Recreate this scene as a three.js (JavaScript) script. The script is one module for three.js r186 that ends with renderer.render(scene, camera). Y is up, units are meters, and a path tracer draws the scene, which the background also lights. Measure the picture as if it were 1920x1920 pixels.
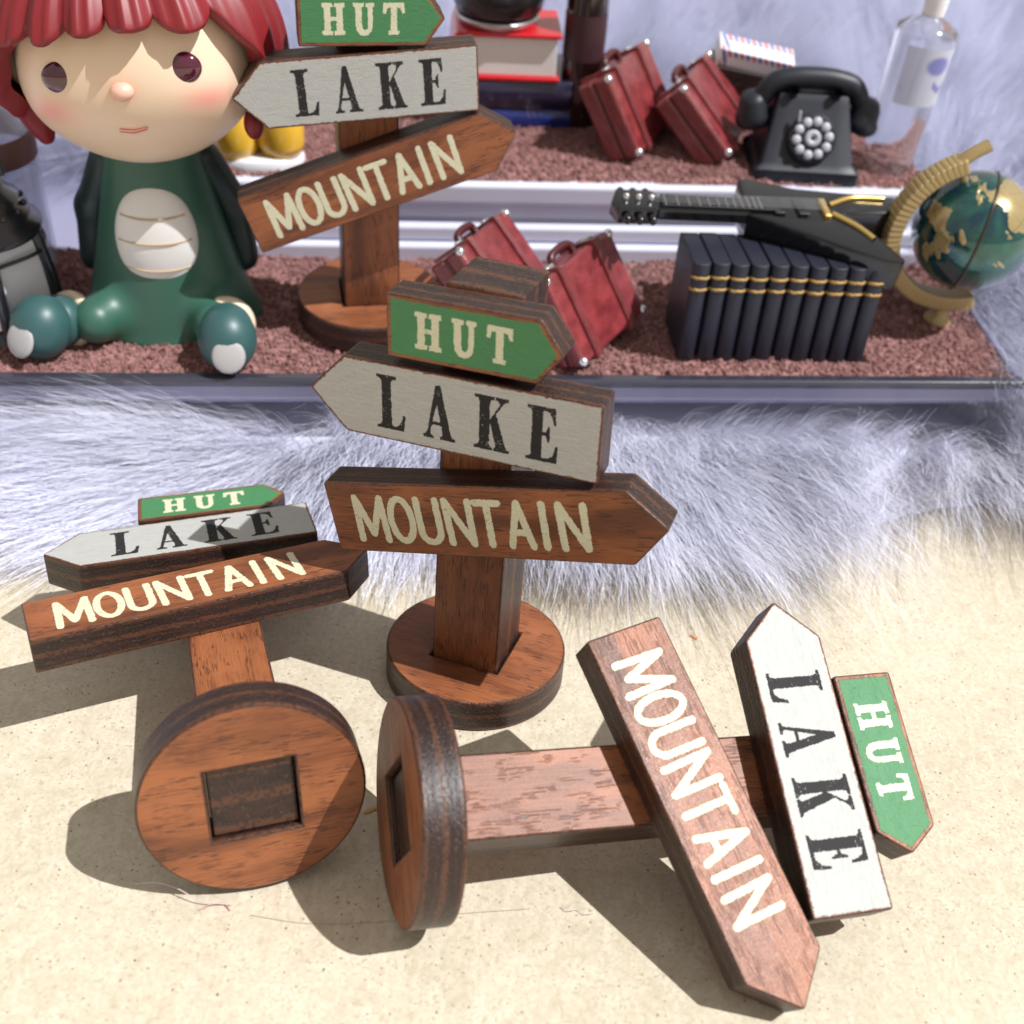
import * as THREE from 'three';
import { RoundedBoxGeometry } from 'three/addons/geometries/RoundedBoxGeometry.js';
import { MarchingCubes } from 'three/addons/objects/MarchingCubes.js';
import { mergeGeometries, toCreasedNormals } from 'three/addons/utils/BufferGeometryUtils.js';

// ---------------------------------------------------------------- camera, sky, sun, exposure
const scene = new THREE.Scene();
const MM = 0.001;                                                     // shapes are written in millimetres, the scene is in metres
const basis = (x, y, z) => new THREE.Quaternion().setFromRotationMatrix(new THREE.Matrix4().makeBasis(x, y, z)).normalize();
const V = (x, y, z) => new THREE.Vector3(x, y, z);
const camera = new THREE.PerspectiveCamera(45.66, 1, 0.01, 6);
camera.position.set(0, 0.1293, 0.11);
camera.quaternion.copy(basis(V(0.997, 0.0644, -0.0428), V(-0.0774, 0.8303, -0.552), V(0, 0.5537, 0.8327)));
camera.focus = 0.176;
camera.userData.fStop = 23;
scene.add(camera);

const SUN = V(0.5390, 0.8192, 0.1960).normalize();
const sun = new THREE.DirectionalLight(new THREE.Color(0.975, 0.985, 1.0), 5.0);
sun.position.copy(SUN.clone().multiplyScalar(0.8));
sun.castShadow = true;
sun.shadow.radius = 1;
sun.shadow.mapSize.set(4096, 4096);
Object.assign(sun.shadow.camera, { left: -0.3, right: 0.3, top: 0.3, bottom: -0.3, near: 0.1, far: 2 });
scene.add(sun, sun.target);
{
  const w = 256, h = 128, d = new Float32Array(w * h * 4);
  for (let j = 0; j < h; j++) for (let i = 0; i < w; i++) {
    const el = (j + 0.5) / h * Math.PI - Math.PI / 2, az = i / w * 2 * Math.PI, k = (j * w + i) * 4, s = Math.max(0, Math.sin(el));
    const cloud = 0.5 + 0.5 * Math.sin(az * 3 + Math.sin(el * 7) * 1.4) * Math.sin(el * 6 + Math.sin(az * 5)) * Math.cos(el);
    const v = 0.42 + 0.12 * cloud;
    const c = [v * (1.07 - 0.05 * s), v, v * (0.90 + 0.06 * s)];
    for (let q = 0; q < 3; q++) d[k + q] = el < 0 ? 0.16 : c[q];
    d[k + 3] = 1;
  }
  const sky = new THREE.DataTexture(d, w, h, THREE.RGBAFormat, THREE.FloatType);
  sky.mapping = THREE.EquirectangularReflectionMapping;
  sky.magFilter = sky.minFilter = THREE.LinearFilter;
  sky.needsUpdate = true;
  scene.background = sky;
  scene.environment = sky;
}
const renderer = new THREE.WebGLRenderer({ antialias: true });
renderer.toneMapping = THREE.LinearToneMapping;
renderer.toneMappingExposure = 1.06;
renderer.shadowMap.enabled = true;

// ---------------------------------------------------------------- noise, textures, materials
let seed = 12345;
const rnd = () => { seed = (seed * 1664525 + 1013904223) >>> 0; return seed / 4294967296; };
const R = (a, b) => a + (b - a) * rnd();
const hash = (x, y, s) => { let h = (x * 374761393 + y * 668265263 + s * 1442695041) | 0; h = Math.imul(h ^ (h >>> 13), 1274126177); h ^= h >>> 16; return (h >>> 0) / 4294967296; };
const sm = (t) => t * t * (3 - 2 * t);
function noise(x, y, s = 0) {
  const xi = Math.floor(x), yi = Math.floor(y), u = sm(x - xi), v = sm(y - yi);
  const a = hash(xi, yi, s), b = hash(xi + 1, yi, s), c = hash(xi, yi + 1, s), d = hash(xi + 1, yi + 1, s);
  return a + (b - a) * u + (c - a) * v + (a - b - c + d) * u * v;
}
const fbm = (x, y, s = 0, o = 4) => { let v = 0, a = 0.5, t = 0; for (let i = 0; i < o; i++) { v += a * noise(x, y, s + i * 17); t += a; a *= 0.5; x *= 2.03; y *= 2.03; } return v / t; };
const clamp = (x, a = 0, b = 1) => Math.min(b, Math.max(a, x));
const step = (a, b, x) => sm(clamp((x - a) / (b - a)));
const lerp = (a, b, t) => a + (b - a) * t;
const mix3 = (a, b, t) => [lerp(a[0], b[0], t), lerp(a[1], b[1], t), lerp(a[2], b[2], t)];
const enc = (l) => { l = clamp(l); return 255 * (l <= 0.0031308 ? 12.92 * l : 1.055 * Math.pow(l, 1 / 2.4) - 0.055); };
/** Textures from f(u, v, x, y) -> [r, g, b (linear), bump 0..1, roughness 0..1]; row 0 is v = 0. */
function textures(w, h, f, { rough = false, wrap = THREE.RepeatWrapping, bump = true } = {}) {
  const c = new Uint8Array(w * h * 4), b = bump && new Uint8Array(w * h * 4), r = rough && new Uint8Array(w * h * 4);
  for (let j = 0; j < h; j++) for (let i = 0; i < w; i++) {
    const o = f((i + 0.5) / w, (j + 0.5) / h, i, j), k = (j * w + i) * 4;
    for (let q = 0; q < 3; q++) { c[k + q] = enc(o[q]); if (b) b[k + q] = 255 * clamp(o[3]); if (r) r[k + q] = 255 * clamp(o[4]); }
    c[k + 3] = 255; if (b) b[k + 3] = 255; if (r) r[k + 3] = 255;
  }
  const tex = (d, srgb) => {
    const t = new THREE.DataTexture(d, w, h);
    t.wrapS = t.wrapT = wrap; t.magFilter = THREE.LinearFilter; t.minFilter = THREE.LinearFilter;
    if (srgb) t.colorSpace = THREE.SRGBColorSpace;
    t.needsUpdate = true;
    return t;
  };
  return { map: tex(c, true), bumpMap: b && tex(b), roughnessMap: r && tex(r) };
}
function mat(o) {
  const { color, t, ...rest } = o;
  const m = new THREE.MeshPhysicalMaterial({ roughness: 0.5, ...rest, side: THREE.DoubleSide });
  if (color) m.color.setRGB(...color);
  if (t) { m.map = t.map; if (t.bumpMap) m.bumpMap = t.bumpMap; if (t.roughnessMap) { m.roughnessMap = t.roughnessMap; m.roughness = 1; } }
  return m;
}

// ---------------------------------------------------------------- building helpers
const used = {};
function numbered(n) { const k = used[n] = (used[n] ?? -1) + 1; return k ? `${n}_${String(k).padStart(3, '0')}` : n; }
function mesh(name, geo, material, parent) {                          // geo in millimetres
  const g = Array.isArray(geo) ? mergeGeometries(geo.map((x) => { const y = x.index ? x.toNonIndexed() : x; for (const a of Object.keys(y.attributes)) if (!['position', 'normal', 'uv'].includes(a)) y.deleteAttribute(a); return y; })) : geo;
  g.scale(MM, MM, MM);
  const m = new THREE.Mesh(g, material);
  m.name = name; m.castShadow = m.receiveShadow = true;
  parent.add(m);
  return m;
}
function tag(o, label, category, group, kind) {
  if (label) o.userData.label = label;
  if (category) o.userData.category = category;
  if (group) o.userData.group = group;
  if (kind) o.userData.kind = kind;
  return o;
}
function thing(name, label, category, group) { const g = new THREE.Group(); g.name = numbered(name); scene.add(g); return tag(g, label, category, group); }
// the display tray lies a little tilted on the fur: its own frame, in which everything on it stands
const TRAY = new THREE.Matrix4().makeBasis(V(0.9922, 0.0177, -0.1235), V(-0.0032, 0.9932, 0.1167), V(0.1247, -0.1154, 0.9855)).setPosition(-0.0312972, 0.0256215, -0.1132008);
function onTray(o, p, deg = [0, 0, 0]) {
  const l = new THREE.Matrix4().compose(V(...p).multiplyScalar(MM), new THREE.Quaternion().setFromEuler(new THREE.Euler(...[deg[1], deg[0], deg[2]].map((d) => d * Math.PI / 180), 'YXZ')), V(1, 1, 1));
  new THREE.Matrix4().multiplyMatrices(TRAY, l).decompose(o.position, o.quaternion, o.scale);
  return o;
}
const at = (g, x, y, z) => g.translate(x, y, z);
const rbox = (w, h, d, r, x = 0, y = 0, z = 0, s = 2) => new RoundedBoxGeometry(w, h, d, s, r).translate(x, y, z);
const lathe = (pts, n = 48) => new THREE.LatheGeometry(pts.map(([r, y]) => new THREE.Vector2(r, y)), n);
const tube = (pts, r, n = 32, k = 8, closed = false) => new THREE.TubeGeometry(new THREE.CatmullRomCurve3(pts.map((p) => V(...p)), closed), n, r, k, closed);
const ball = (r, x, y, z, sx = 1, sy = 1, sz = 1, n = 24) => new THREE.SphereGeometry(r, n, Math.round(n * 0.7)).scale(sx, sy, sz).translate(x, y, z);
function uvScale(g, mmPerTile) { const u = g.attributes.uv; for (let i = 0; i < u.count; i++) u.setXY(i, u.getX(i) / mmPerTile, u.getY(i) / mmPerTile); return g; }

// ---------------------------------------------------------------- wood
const WOOD = { light: [0.34, 0.112, 0.040], mid: [0.185, 0.057, 0.020], dark: [0.070, 0.021, 0.010] };
function woodAt(x, y, s) {                                            // x along the grain, y across, in mm
  const wav = 1.6 * fbm(x * 0.05, y * 0.12, s + 3, 3);
  const bands = fbm(x * 0.035 + 9, (y + wav * 3) * 0.30, s, 4), fine = 0.55 * fbm(x * 0.35, y * 4.2, s + 5, 3) + 0.45 * noise(x * 0.22 + 0.6 * wav, y * 10.5, s + 61), flame = fbm(x * 0.14, y * 0.17, s + 21, 3);
  const dash = step(0.60, 0.74, noise(x * 0.8 + fine, y * 12.5, s + 8)) * step(0.35, 0.65, noise(x * 0.4, y * 1.1, s + 9));
  let c = mix3(WOOD.mid, WOOD.light, clamp(0.36 + 1.9 * (bands - 0.46) + 1.7 * (fine - 0.5) + 1.5 * (flame - 0.5)));
  c = mix3(c, WOOD.dark, clamp(0.75 * dash + 0.8 * step(0.56, 0.78, 1 - bands) * 0.6 + 0.25 * step(0.55, 0.8, fine)));
  return { c, b: 0.62 + 0.30 * (fine - 0.5) - 0.40 * dash + 0.16 * (noise(x * 9, y * 14, s + 2) - 0.5) };
}
function woodMaterial(s, w, h) {                                      // covers w x h mm
  const t = textures(1024, Math.round(1024 * h / w), (u, v, i, j) => { const { c, b } = woodAt(u * w, v * h, s); return [...c, b + 0.12 * (hash(i, j, 4) - 0.5), 0]; }, { wrap: THREE.MirroredRepeatWrapping });
  const m = mat({ t, roughness: 0.50, bumpScale: 0.00012, clearcoat: 0.09, clearcoatRoughness: 0.40 });
  m.userData.size = [w, h];
  return m;
}
const woodA = woodMaterial(11, 70, 35), woodB = woodMaterial(47, 70, 35);
function plyMaterial(s) {                                             // u along the edge (50 mm a tile), v through the thickness
  const t = textures(2048, 128, (u, v, i, j) => {
    const x = u * 50, y = v + 0.05 * (fbm(x * 0.5, v * 4, s, 3) - 0.5);
    const core = step(0.11, 0.15, y) - step(0.42, 0.46, y) + step(0.55, 0.60, y) - step(0.86, 0.90, y);
    const pores = step(0.58, 0.72, noise(x * 2.6, v * 21, s + 3)), sp = step(0.80, 0.92, noise(x * 6, v * 30, s + 4)), st = fbm(x * 0.35, v * 16, s + 6, 3);
    let c = mix3([0.088, 0.034, 0.018], [0.022, 0.012, 0.011], clamp(core * 0.9 + 0.8 * (st - 0.5)));
    c = mix3(c, [0.020, 0.011, 0.010], 0.65 * pores);
    c = mix3(c, [0.26, 0.15, 0.10], 0.17 * sp * (0.4 + core));
    return [...c, 0.6 + 0.5 * (st - 0.5) - 0.30 * pores + 0.2 * sp + 0.15 * (hash(i, j, s) - 0.5), 0];
  });
  return mat({ t, roughness: 0.40, bumpScale: 0.00009 });
}
const plyA = plyMaterial(5), plyB = plyMaterial(29);

// ---------------------------------------------------------------- lettering, drawn in units of letter height (y up)
const LETTER = {
  L: [[[.10, 0], [.62, 0], [.66, .30], [.60, .30], [.54, .14], [.46, .075], [.36, .06], [.34, .12], [.33, .88], [.36, .93], [.45, .945], [.45, 1], [0, 1], [0, .945], [.08, .93], [.115, .87], [.115, .13], [.09, .07], [.0, .055], [0, 0]]],
  A: [[[.27, 1], [.37, 1], [.60, .12], [.63, .065], [.70, .05], [.70, 0], [.36, 0], [.36, .05], [.42, .07], [.42, .12], [.39, .26], [.19, .26], [.155, .12], [.17, .065], [.235, .05], [.235, 0], [0, 0], [0, .05], [.06, .07], [.09, .13]], [[.205, .32], [.375, .32], [.295, .66]]],
  K: [[[0, 1], [.42, 1], [.42, .945], [.345, .93], [.325, .88], [.325, .57], [.52, .84], [.53, .90], [.49, .935], [.44, .945], [.44, 1], [.72, 1], [.72, .945], [.64, .92], [.585, .86], [.46, .685], [.66, .14], [.70, .07], [.76, .05], [.76, 0], [.40, 0], [.40, .05], [.455, .075], [.455, .12], [.34, .50], [.325, .48], [.325, .12], [.345, .07], [.42, .055], [.42, 0], [0, 0], [0, .055], [.075, .07], [.105, .12], [.105, .88], [.075, .93], [0, .945]]],
  E: [[[0, 1], [.58, 1], [.60, .70], [.55, .70], [.52, .82], [.46, .915], [.34, .935], [.325, .90], [.325, .545], [.40, .55], [.44, .66], [.48, .66], [.48, .37], [.44, .37], [.40, .48], [.325, .485], [.325, .10], [.34, .065], [.48, .075], [.57, .16], [.61, .32], [.66, .32], [.64, 0], [0, 0], [0, .055], [.075, .07], [.105, .12], [.105, .88], [.075, .93], [0, .945]]],
  H: [[[0, 1], [.38, 1], [.40, .88], [.31, .86], [.31, .58], [.53, .58], [.53, .86], [.44, .88], [.46, 1], [.84, 1], [.86, .88], [.77, .86], [.77, .14], [.86, .12], [.84, 0], [.46, 0], [.44, .12], [.53, .14], [.53, .45], [.31, .45], [.31, .14], [.40, .12], [.38, 0], [0, 0], [-.02, .12], [.07, .14], [.07, .86], [-.02, .88]]],
  U: [[[0, 1], [.40, 1], [.40, .88], [.32, .86], [.32, .34], [.34, .21], [.40, .15], [.46, .15], [.53, .21], [.55, .34], [.55, .86], [.47, .88], [.47, 1], [.80, 1], [.80, .88], [.73, .86], [.73, .30], [.68, .12], [.56, .0], [.42, -.03], [.26, .0], [.12, .13], [.08, .30], [.08, .86], [0, .88]]],
  T: [[[.02, 1], [.80, 1], [.83, .68], [.72, .66], [.66, .82], [.53, .86], [.53, .14], [.62, .12], [.60, 0], [.22, 0], [.20, .12], [.29, .14], [.29, .86], [.16, .82], [.10, .66], [-.01, .68]]],
};
const ROUND = {   // strokes of the hand-lettered capitals
  M: [[.0, 0, .02, 1], [.02, 1, .31, .14], [.31, .14, .60, 1], [.60, 1, .63, 0]], N: [[.03, 0, .0, 1], [.0, 1, .52, .0], [.52, 0, .52, 1]],
  T: [[0, .98, .50, .98], [.25, .98, .25, 0]], I: [[.06, 1, .06, 0]], A: [[0, 0, .23, 1], [.23, 1, .47, 0], [.08, .32, .39, .32]],
};
function letterMask(kind, L, h) {
  const w = 1024, hh = Math.round(w * h / L), cv = document.createElement('canvas');
  cv.width = w; cv.height = hh;
  const g = cv.getContext('2d'), k = w / L;
  g.fillStyle = '#000'; g.fillRect(0, 0, w, hh); g.fillStyle = g.strokeStyle = '#fff';
  const poly = (pts, x, y, sx, s) => { pts.forEach(([a, b], i) => g[i ? 'lineTo' : 'moveTo']((x + a * sx) * k, (y - b * s) * k)); g.closePath(); };
  const put = (ch, x0, size, sx, base) => { g.beginPath(); for (const ring of LETTER[ch]) poly(ring, x0, base, sx, size); g.fill('evenodd'); };
  if (kind === 'LAKE') for (const [ch, f, sx] of [['L', .243, .80], ['A', .406, .83], ['K', .582, .82], ['E', .757, .83]]) put(ch, f * L, h * .70, h * .70 * sx, h * .85);
  if (kind === 'HUT') for (const [ch, f] of [['H', .168], ['U', .375], ['T', .575]]) put(ch, f * L, h * .58, h * .58 * .84, h * .79);
  if (kind === 'MOUNTAIN') {
    const s = h * .60, y0 = h * .81, put2 = (ch, f) => { g.beginPath(); for (const [a, b, c, d] of ROUND[ch]) { g.moveTo(f * L * k + a * s * k, (y0 - b * s) * k); g.lineTo(f * L * k + c * s * k, (y0 - d * s) * k); } g.stroke(); };
    g.lineCap = g.lineJoin = 'round'; g.lineWidth = s * .158 * k;
    put2('M', .086); put2('N', .368); put2('T', .459); put2('A', .551); put2('I', .646); put2('N', .701);
    g.beginPath(); g.ellipse((.225 * L) * k, (y0 - s / 2) * k, s * .245 * k, s * .5 * k, 0, 0, 7); g.stroke();
    g.beginPath(); g.moveTo(.281 * L * k, (y0 - s) * k); g.lineTo(.281 * L * k, (y0 - s * .26) * k); g.ellipse((.281 * L + s * .22) * k, (y0 - s * .26) * k, s * .22 * k, s * .26 * k, 0, Math.PI, 0, true); g.lineTo((.281 * L + s * .44) * k, (y0 - s) * k); g.stroke();
  }
  const d = g.getImageData(0, 0, w, hh).data;
  return { w, h: hh, at: (x, y) => { x = clamp(x, 0, w - 1.01); y = clamp(y, 0, hh - 1.01); const i = x | 0, j = y | 0, u = x - i, v = y - j, p = (a, b) => d[(b * w + a) * 4] / 255; return lerp(lerp(p(i, j), p(i + 1, j), u), lerp(p(i, Math.min(j + 1, hh - 1)), p(i + 1, Math.min(j + 1, hh - 1)), u), v); } };
}

// ---------------------------------------------------------------- signposts
const BOARD = {
  HUT: { L: 23.95, h: 8.74, a: 3.14, d: 1, margin: 0.62, paint: [0.060, 0.225, 0.088], ink: [0.68, 0.65, 0.47] },
  LAKE: { L: 41.24, h: 11.34, a: 5.30, d: -1, margin: 0.32, paint: [0.455, 0.452, 0.43], ink: [0.014, 0.011, 0.012] },
  MOUNTAIN: { L: 50.0, h: 11.23, a: 5.26, d: 1, margin: 0, paint: null, ink: [0.68, 0.65, 0.46] },
};
const BT = 5.13, PW = 10.6, PD = 10.42, PL = 67.03, DR = 14.08, DT = 5.38;
const corners = ({ L, h, a, d }) => [[-L / 2, h / 2], [-L / 2, -h / 2], [L / 2 - a, -h / 2], [L / 2, 0], [L / 2 - a, h / 2]].map(([x, y]) => [x * d, y]);
const MASK = Object.fromEntries(Object.entries(BOARD).map(([k, b]) => [k, letterMask(k, b.L, b.h)]));
function boardMaterial(kind, s) {
  const B = BOARD[kind], M = MASK[kind], c = corners(B), tip = d2(B);
  const t = textures(M.w, M.h, (u, v, i, j) => {
    const x = (u - 0.5) * B.L, y = (v - 0.5) * B.h, px = M.w / B.L;
    const { c: wood, b: wb } = woodAt(x + 40 + s, y + s * 3.7, s);
    const wx = 0.13 * (fbm(x * 2.4, y * 2.4, s + 1, 3) - 0.5) + 0.13 * (noise(x * 7, y * 7, s) - 0.5), wy = 0.13 * (fbm(x * 2.4, y * 2.4, s + 2, 3) - 0.5) + 0.13 * (noise(x * 7, y * 7, s + 6) - 0.5);
    let m = M.at(i + wx * px, M.h - 1 - j + wy * px);
    m = step(0.42, 0.58, m);
    const worn = step(0.80, 0.90, noise(x * 3.1 + 7, y * 9, s + 12)) * step(0.45, 0.7, fbm(x * .5, y * .7, s + 15, 2));
    let col = wood, b = wb * 0.55, r = 0.52 + 0.25 * (noise(x * 8, y * 12, s + 7) - 0.5);
    if (B.paint) {
      const e = tip(x, y) + 0.30 * (fbm(x * 1.7, y * 1.7, s + 4, 3) - 0.5) + 0.16 * (noise(x * 8, y * 8, s + 5) - 0.5);
      const p = step(B.margin - 0.05, B.margin + 0.07, e) * (1 - 0.7 * step(0.90, 0.95, noise(x * 5, y * 13, s + 31)) * (kind === 'HUT' ? 1 : 0.25));
      const tone = 0.90 + 0.14 * fbm(x * 0.6, y * 4.5, s + 33, 3) + 0.10 * (noise(x * 1.2, y * 11, s + 34) - 0.5);
      col = mix3(wood, B.paint.map((q) => q * tone), p);
      b = lerp(b, 0.66 + 0.30 * (wb - 0.6) + 0.22 * (noise(x * 6, y * 9, s + 35) - 0.5), p);
      r = lerp(r, 0.60, p);
    }
    const ink = m * (1 - 0.55 * worn);
    col = mix3(col, B.ink.map((q) => q * (0.92 + 0.12 * noise(x * 3, y * 9, s + 36))), ink);
    b = lerp(b, 0.84 + 0.25 * (wb - 0.6) + 0.2 * (noise(x * 7, y * 10, s + 37) - 0.5), ink); r = lerp(r, kind === 'LAKE' ? 0.8 : 0.6, ink);
    return [...col, b, r];
  }, { rough: true, wrap: THREE.ClampToEdgeWrapping });
  return mat({ t, bumpScale: 0.00013, clearcoat: kind === 'MOUNTAIN' ? 0.10 : 0.02, clearcoatRoughness: 0.40 });
}
function d2(B) {                                                      // distance inside the board's outline
  const c = corners(B), n = c.length, e = [];
  for (let i = 0; i < n; i++) { const [ax, ay] = c[i], [bx, by] = c[(i + 1) % n], l = Math.hypot(bx - ax, by - ay); let nx = -(by - ay) / l, ny = (bx - ax) / l; if (nx * -ax + ny * -ay < 0) { nx = -nx; ny = -ny; } e.push([nx, ny, -(nx * ax + ny * ay)]); }
  return (x, y) => Math.min(...e.map(([a, b, k]) => a * x + b * y + k));
}
function rounded(pts, r) {                                            // outline with rounded corners
  const s = new THREE.Shape(), n = pts.length;
  for (let i = 0; i < n; i++) {
    const p = pts[i], a = pts[(i + n - 1) % n], b = pts[(i + 1) % n], u = (q) => { const l = Math.hypot(q[0] - p[0], q[1] - p[1]); return [p[0] + (q[0] - p[0]) / l * r, p[1] + (q[1] - p[1]) / l * r]; };
    const s0 = u(a), s1 = u(b);
    if (i) s.lineTo(...s0); else s.moveTo(...s0);
    s.quadraticCurveTo(p[0], p[1], ...s1);
  }
  s.closePath();
  return s;
}
/** A plate cut from plywood: materials [front, back, edge]; from z = 0 to z = thick. */
function plate(shape, thick, bevel, front, back, size, seg = 5) {
  const g0 = new THREE.ExtrudeGeometry(shape, { depth: thick - 2 * bevel, bevelEnabled: true, bevelThickness: bevel, bevelSize: bevel, bevelOffset: -bevel, bevelSegments: 2, curveSegments: seg });
  g0.translate(0, 0, bevel);
  const g = toCreasedNormals(g0, 0.30), p = g.attributes.position, uv = g.attributes.uv, n = p.count / 3, kind = [];
  for (let t = 0; t < n; t++) {
    const z = [0, 1, 2].map((q) => p.getZ(t * 3 + q)), k = z.every((q) => q > thick - 1e-4) ? 0 : z.every((q) => q < 1e-4) ? 1 : 2;
    kind.push(k);
    const cx = (p.getX(t * 3) + p.getX(t * 3 + 1) + p.getX(t * 3 + 2)) / 3, cy = (p.getY(t * 3) + p.getY(t * 3 + 1) + p.getY(t * 3 + 2)) / 3;
    const ex = p.getX(t * 3 + 1) - p.getX(t * 3), ey = p.getY(t * 3 + 1) - p.getY(t * 3), fx = p.getX(t * 3 + 2) - p.getX(t * 3), fy = p.getY(t * 3 + 2) - p.getY(t * 3), alongX = Math.abs(ex) + Math.abs(fx) > Math.abs(ey) + Math.abs(fy);
    for (let q = 0; q < 3; q++) {
      const i = t * 3 + q, x = p.getX(i), y = p.getY(i);
      if (k === 2) uv.setXY(i, ((seg > 20 ? Math.atan2(y - 0, x) * Math.hypot(cx, cy) - (Math.atan2(cy, cx) > 2 && Math.atan2(y, x) < -2 ? -2 * Math.PI * Math.hypot(cx, cy) : 0) : alongX ? x : y) + 60) / 50, p.getZ(i) / thick);
      else uv.setXY(i, size.fit ? x / size.fit[0] + 0.5 : (x + size.x) / size.w, size.fit ? y / size.fit[1] + 0.5 : (y + size.y) / size.h);
    }
  }
  const order = [0, 1, 2].map((k) => kind.map((q, t) => q === k ? t : -1).filter((t) => t >= 0)), out = new THREE.BufferGeometry();
  for (const a of ['position', 'normal', 'uv']) {
    const src = g.attributes[a], w = src.itemSize, d = new Float32Array(n * 3 * w); let at_ = 0;
    for (const l of order) for (const t of l) { d.set(src.array.subarray(t * 3 * w, (t + 1) * 3 * w), at_); at_ += 3 * w; }
    out.setAttribute(a, new THREE.BufferAttribute(d, w));
  }
  let s = 0; order.forEach((l, k) => { out.addGroup(s, l.length * 3, k); s += l.length * 3; });
  return out;
}
function signpost(s, label, axes, p, boards) {
  const o = thing('wooden_signpost', label, 'signpost', 'miniature three-board signposts');
  const wood = s % 2 ? woodA : woodB, ply = s % 2 ? plyB : plyA;
  // round foot with a square hole through which the post is pushed
  const foot = new THREE.Shape(); foot.absarc(0, 0, DR, 0, Math.PI * 2, false);
  const hole = new THREE.Path(), hw = PW / 2 + 0.2, hd = PD / 2 + 0.2; hole.moveTo(-hw, -hd); hole.lineTo(-hw, hd); hole.lineTo(hw, hd); hole.lineTo(hw, -hd); hole.closePath(); foot.holes.push(hole);
  const fg = plate(foot, DT, 0.35, 0, 0, { x: 20 + s * 3, y: 17, w: 70, h: 35 }, 48); fg.rotateX(-Math.PI / 2);
  mesh('foot', fg, [wood, wood, ply], o);
  const pg = plate(rounded([[0.9, PW / 2], [0.9, -PW / 2], [PL, -PW / 2], [PL, PW / 2]], 0.35), PD, 0.3, 0, 0, { x: 2, y: 12 + s * 2, w: 70, h: 35 });
  pg.applyMatrix4(new THREE.Matrix4().makeBasis(V(0, 1, 0), V(-1, 0, 0), V(0, 0, 1))); pg.translate(0, 0, -PD / 2);
  mesh('post', pg, [wood, wood, ply], o);
  for (const [kind, x, y, r] of boards) {
    const B = BOARD[kind], g = plate(rounded(corners(B), 0.45), BT, 0.22, 0, 0, { fit: [B.L, B.h] });
    const m = mesh('arrow_board', g, [boardMaterial(kind, s * 13 + kind.length), woodB, s % 2 ? plyA : plyB], o);
    m.position.set(x, y, PD / 2 + 0.01).multiplyScalar(MM); m.rotation.z = r;
    m.userData.label = { HUT: 'short green board lettered HUT pointing right', LAKE: 'cream board lettered LAKE pointing left', MOUNTAIN: 'long bare wood board lettered MOUNTAIN pointing right' }[kind];
  }
  o.quaternion.copy(basis(...axes.map((a) => V(...a)))); o.position.set(...p).multiplyScalar(MM);
  return o;
}
signpost(1, 'wooden signpost standing upright alone on the bare tabletop', [[0.9518, 0.0035, 0.3067], [-0.0004, 0.9999, -0.0103], [-0.3067, 0.0097, 0.9517]], [-4.02, 0.05, -38.06],
  [['HUT', 0.744, 62.246, 0.0346], ['LAKE', -1.909, 50.939, 0.0312], ['MOUNTAIN', 4.750, 35.856, 0.2391]]);
signpost(2, 'wooden signpost lying on its back with the round foot facing the viewer', [[0.942, 0.0284, -0.3345], [-0.3276, -0.14, -0.9344], [-0.0734, 0.9897, -0.1226]], [-29.0, 14.70, 6.14],
  [['HUT', 1.640, 65.829, -0.0304], ['LAKE', -4.128, 54.744, 0.0118], ['MOUNTAIN', -1.627, 38.125, 0.1448]]);
signpost(3, 'wooden signpost lying sideways with its boards running down towards the viewer', [[0.2016, -0.5127, 0.8346], [0.9528, -0.0949, -0.2885], [0.2271, 0.8533, 0.4693]], [-11.29, 14.50, 5.93],
  [['HUT', 0.625, 63.317, 0.0292], ['LAKE', -1.542, 52.810, 0.0214], ['MOUNTAIN', 4.907, 36.849, 0.2856]]);
signpost(4, 'wooden signpost standing in the red gravel beside the seated doll', [[0.9724, 0.0303, -0.2312], [-0.0032, 0.9932, 0.1167], [0.2332, -0.1128, 0.9659]], [-31.30, 25.62, -113.2],
  [['HUT', 0.445, 61.215, -0.0012], ['LAKE', -2.298, 49.880, 0.0698], ['MOUNTAIN', 1.805, 33.499, 0.3333]]);

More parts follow.
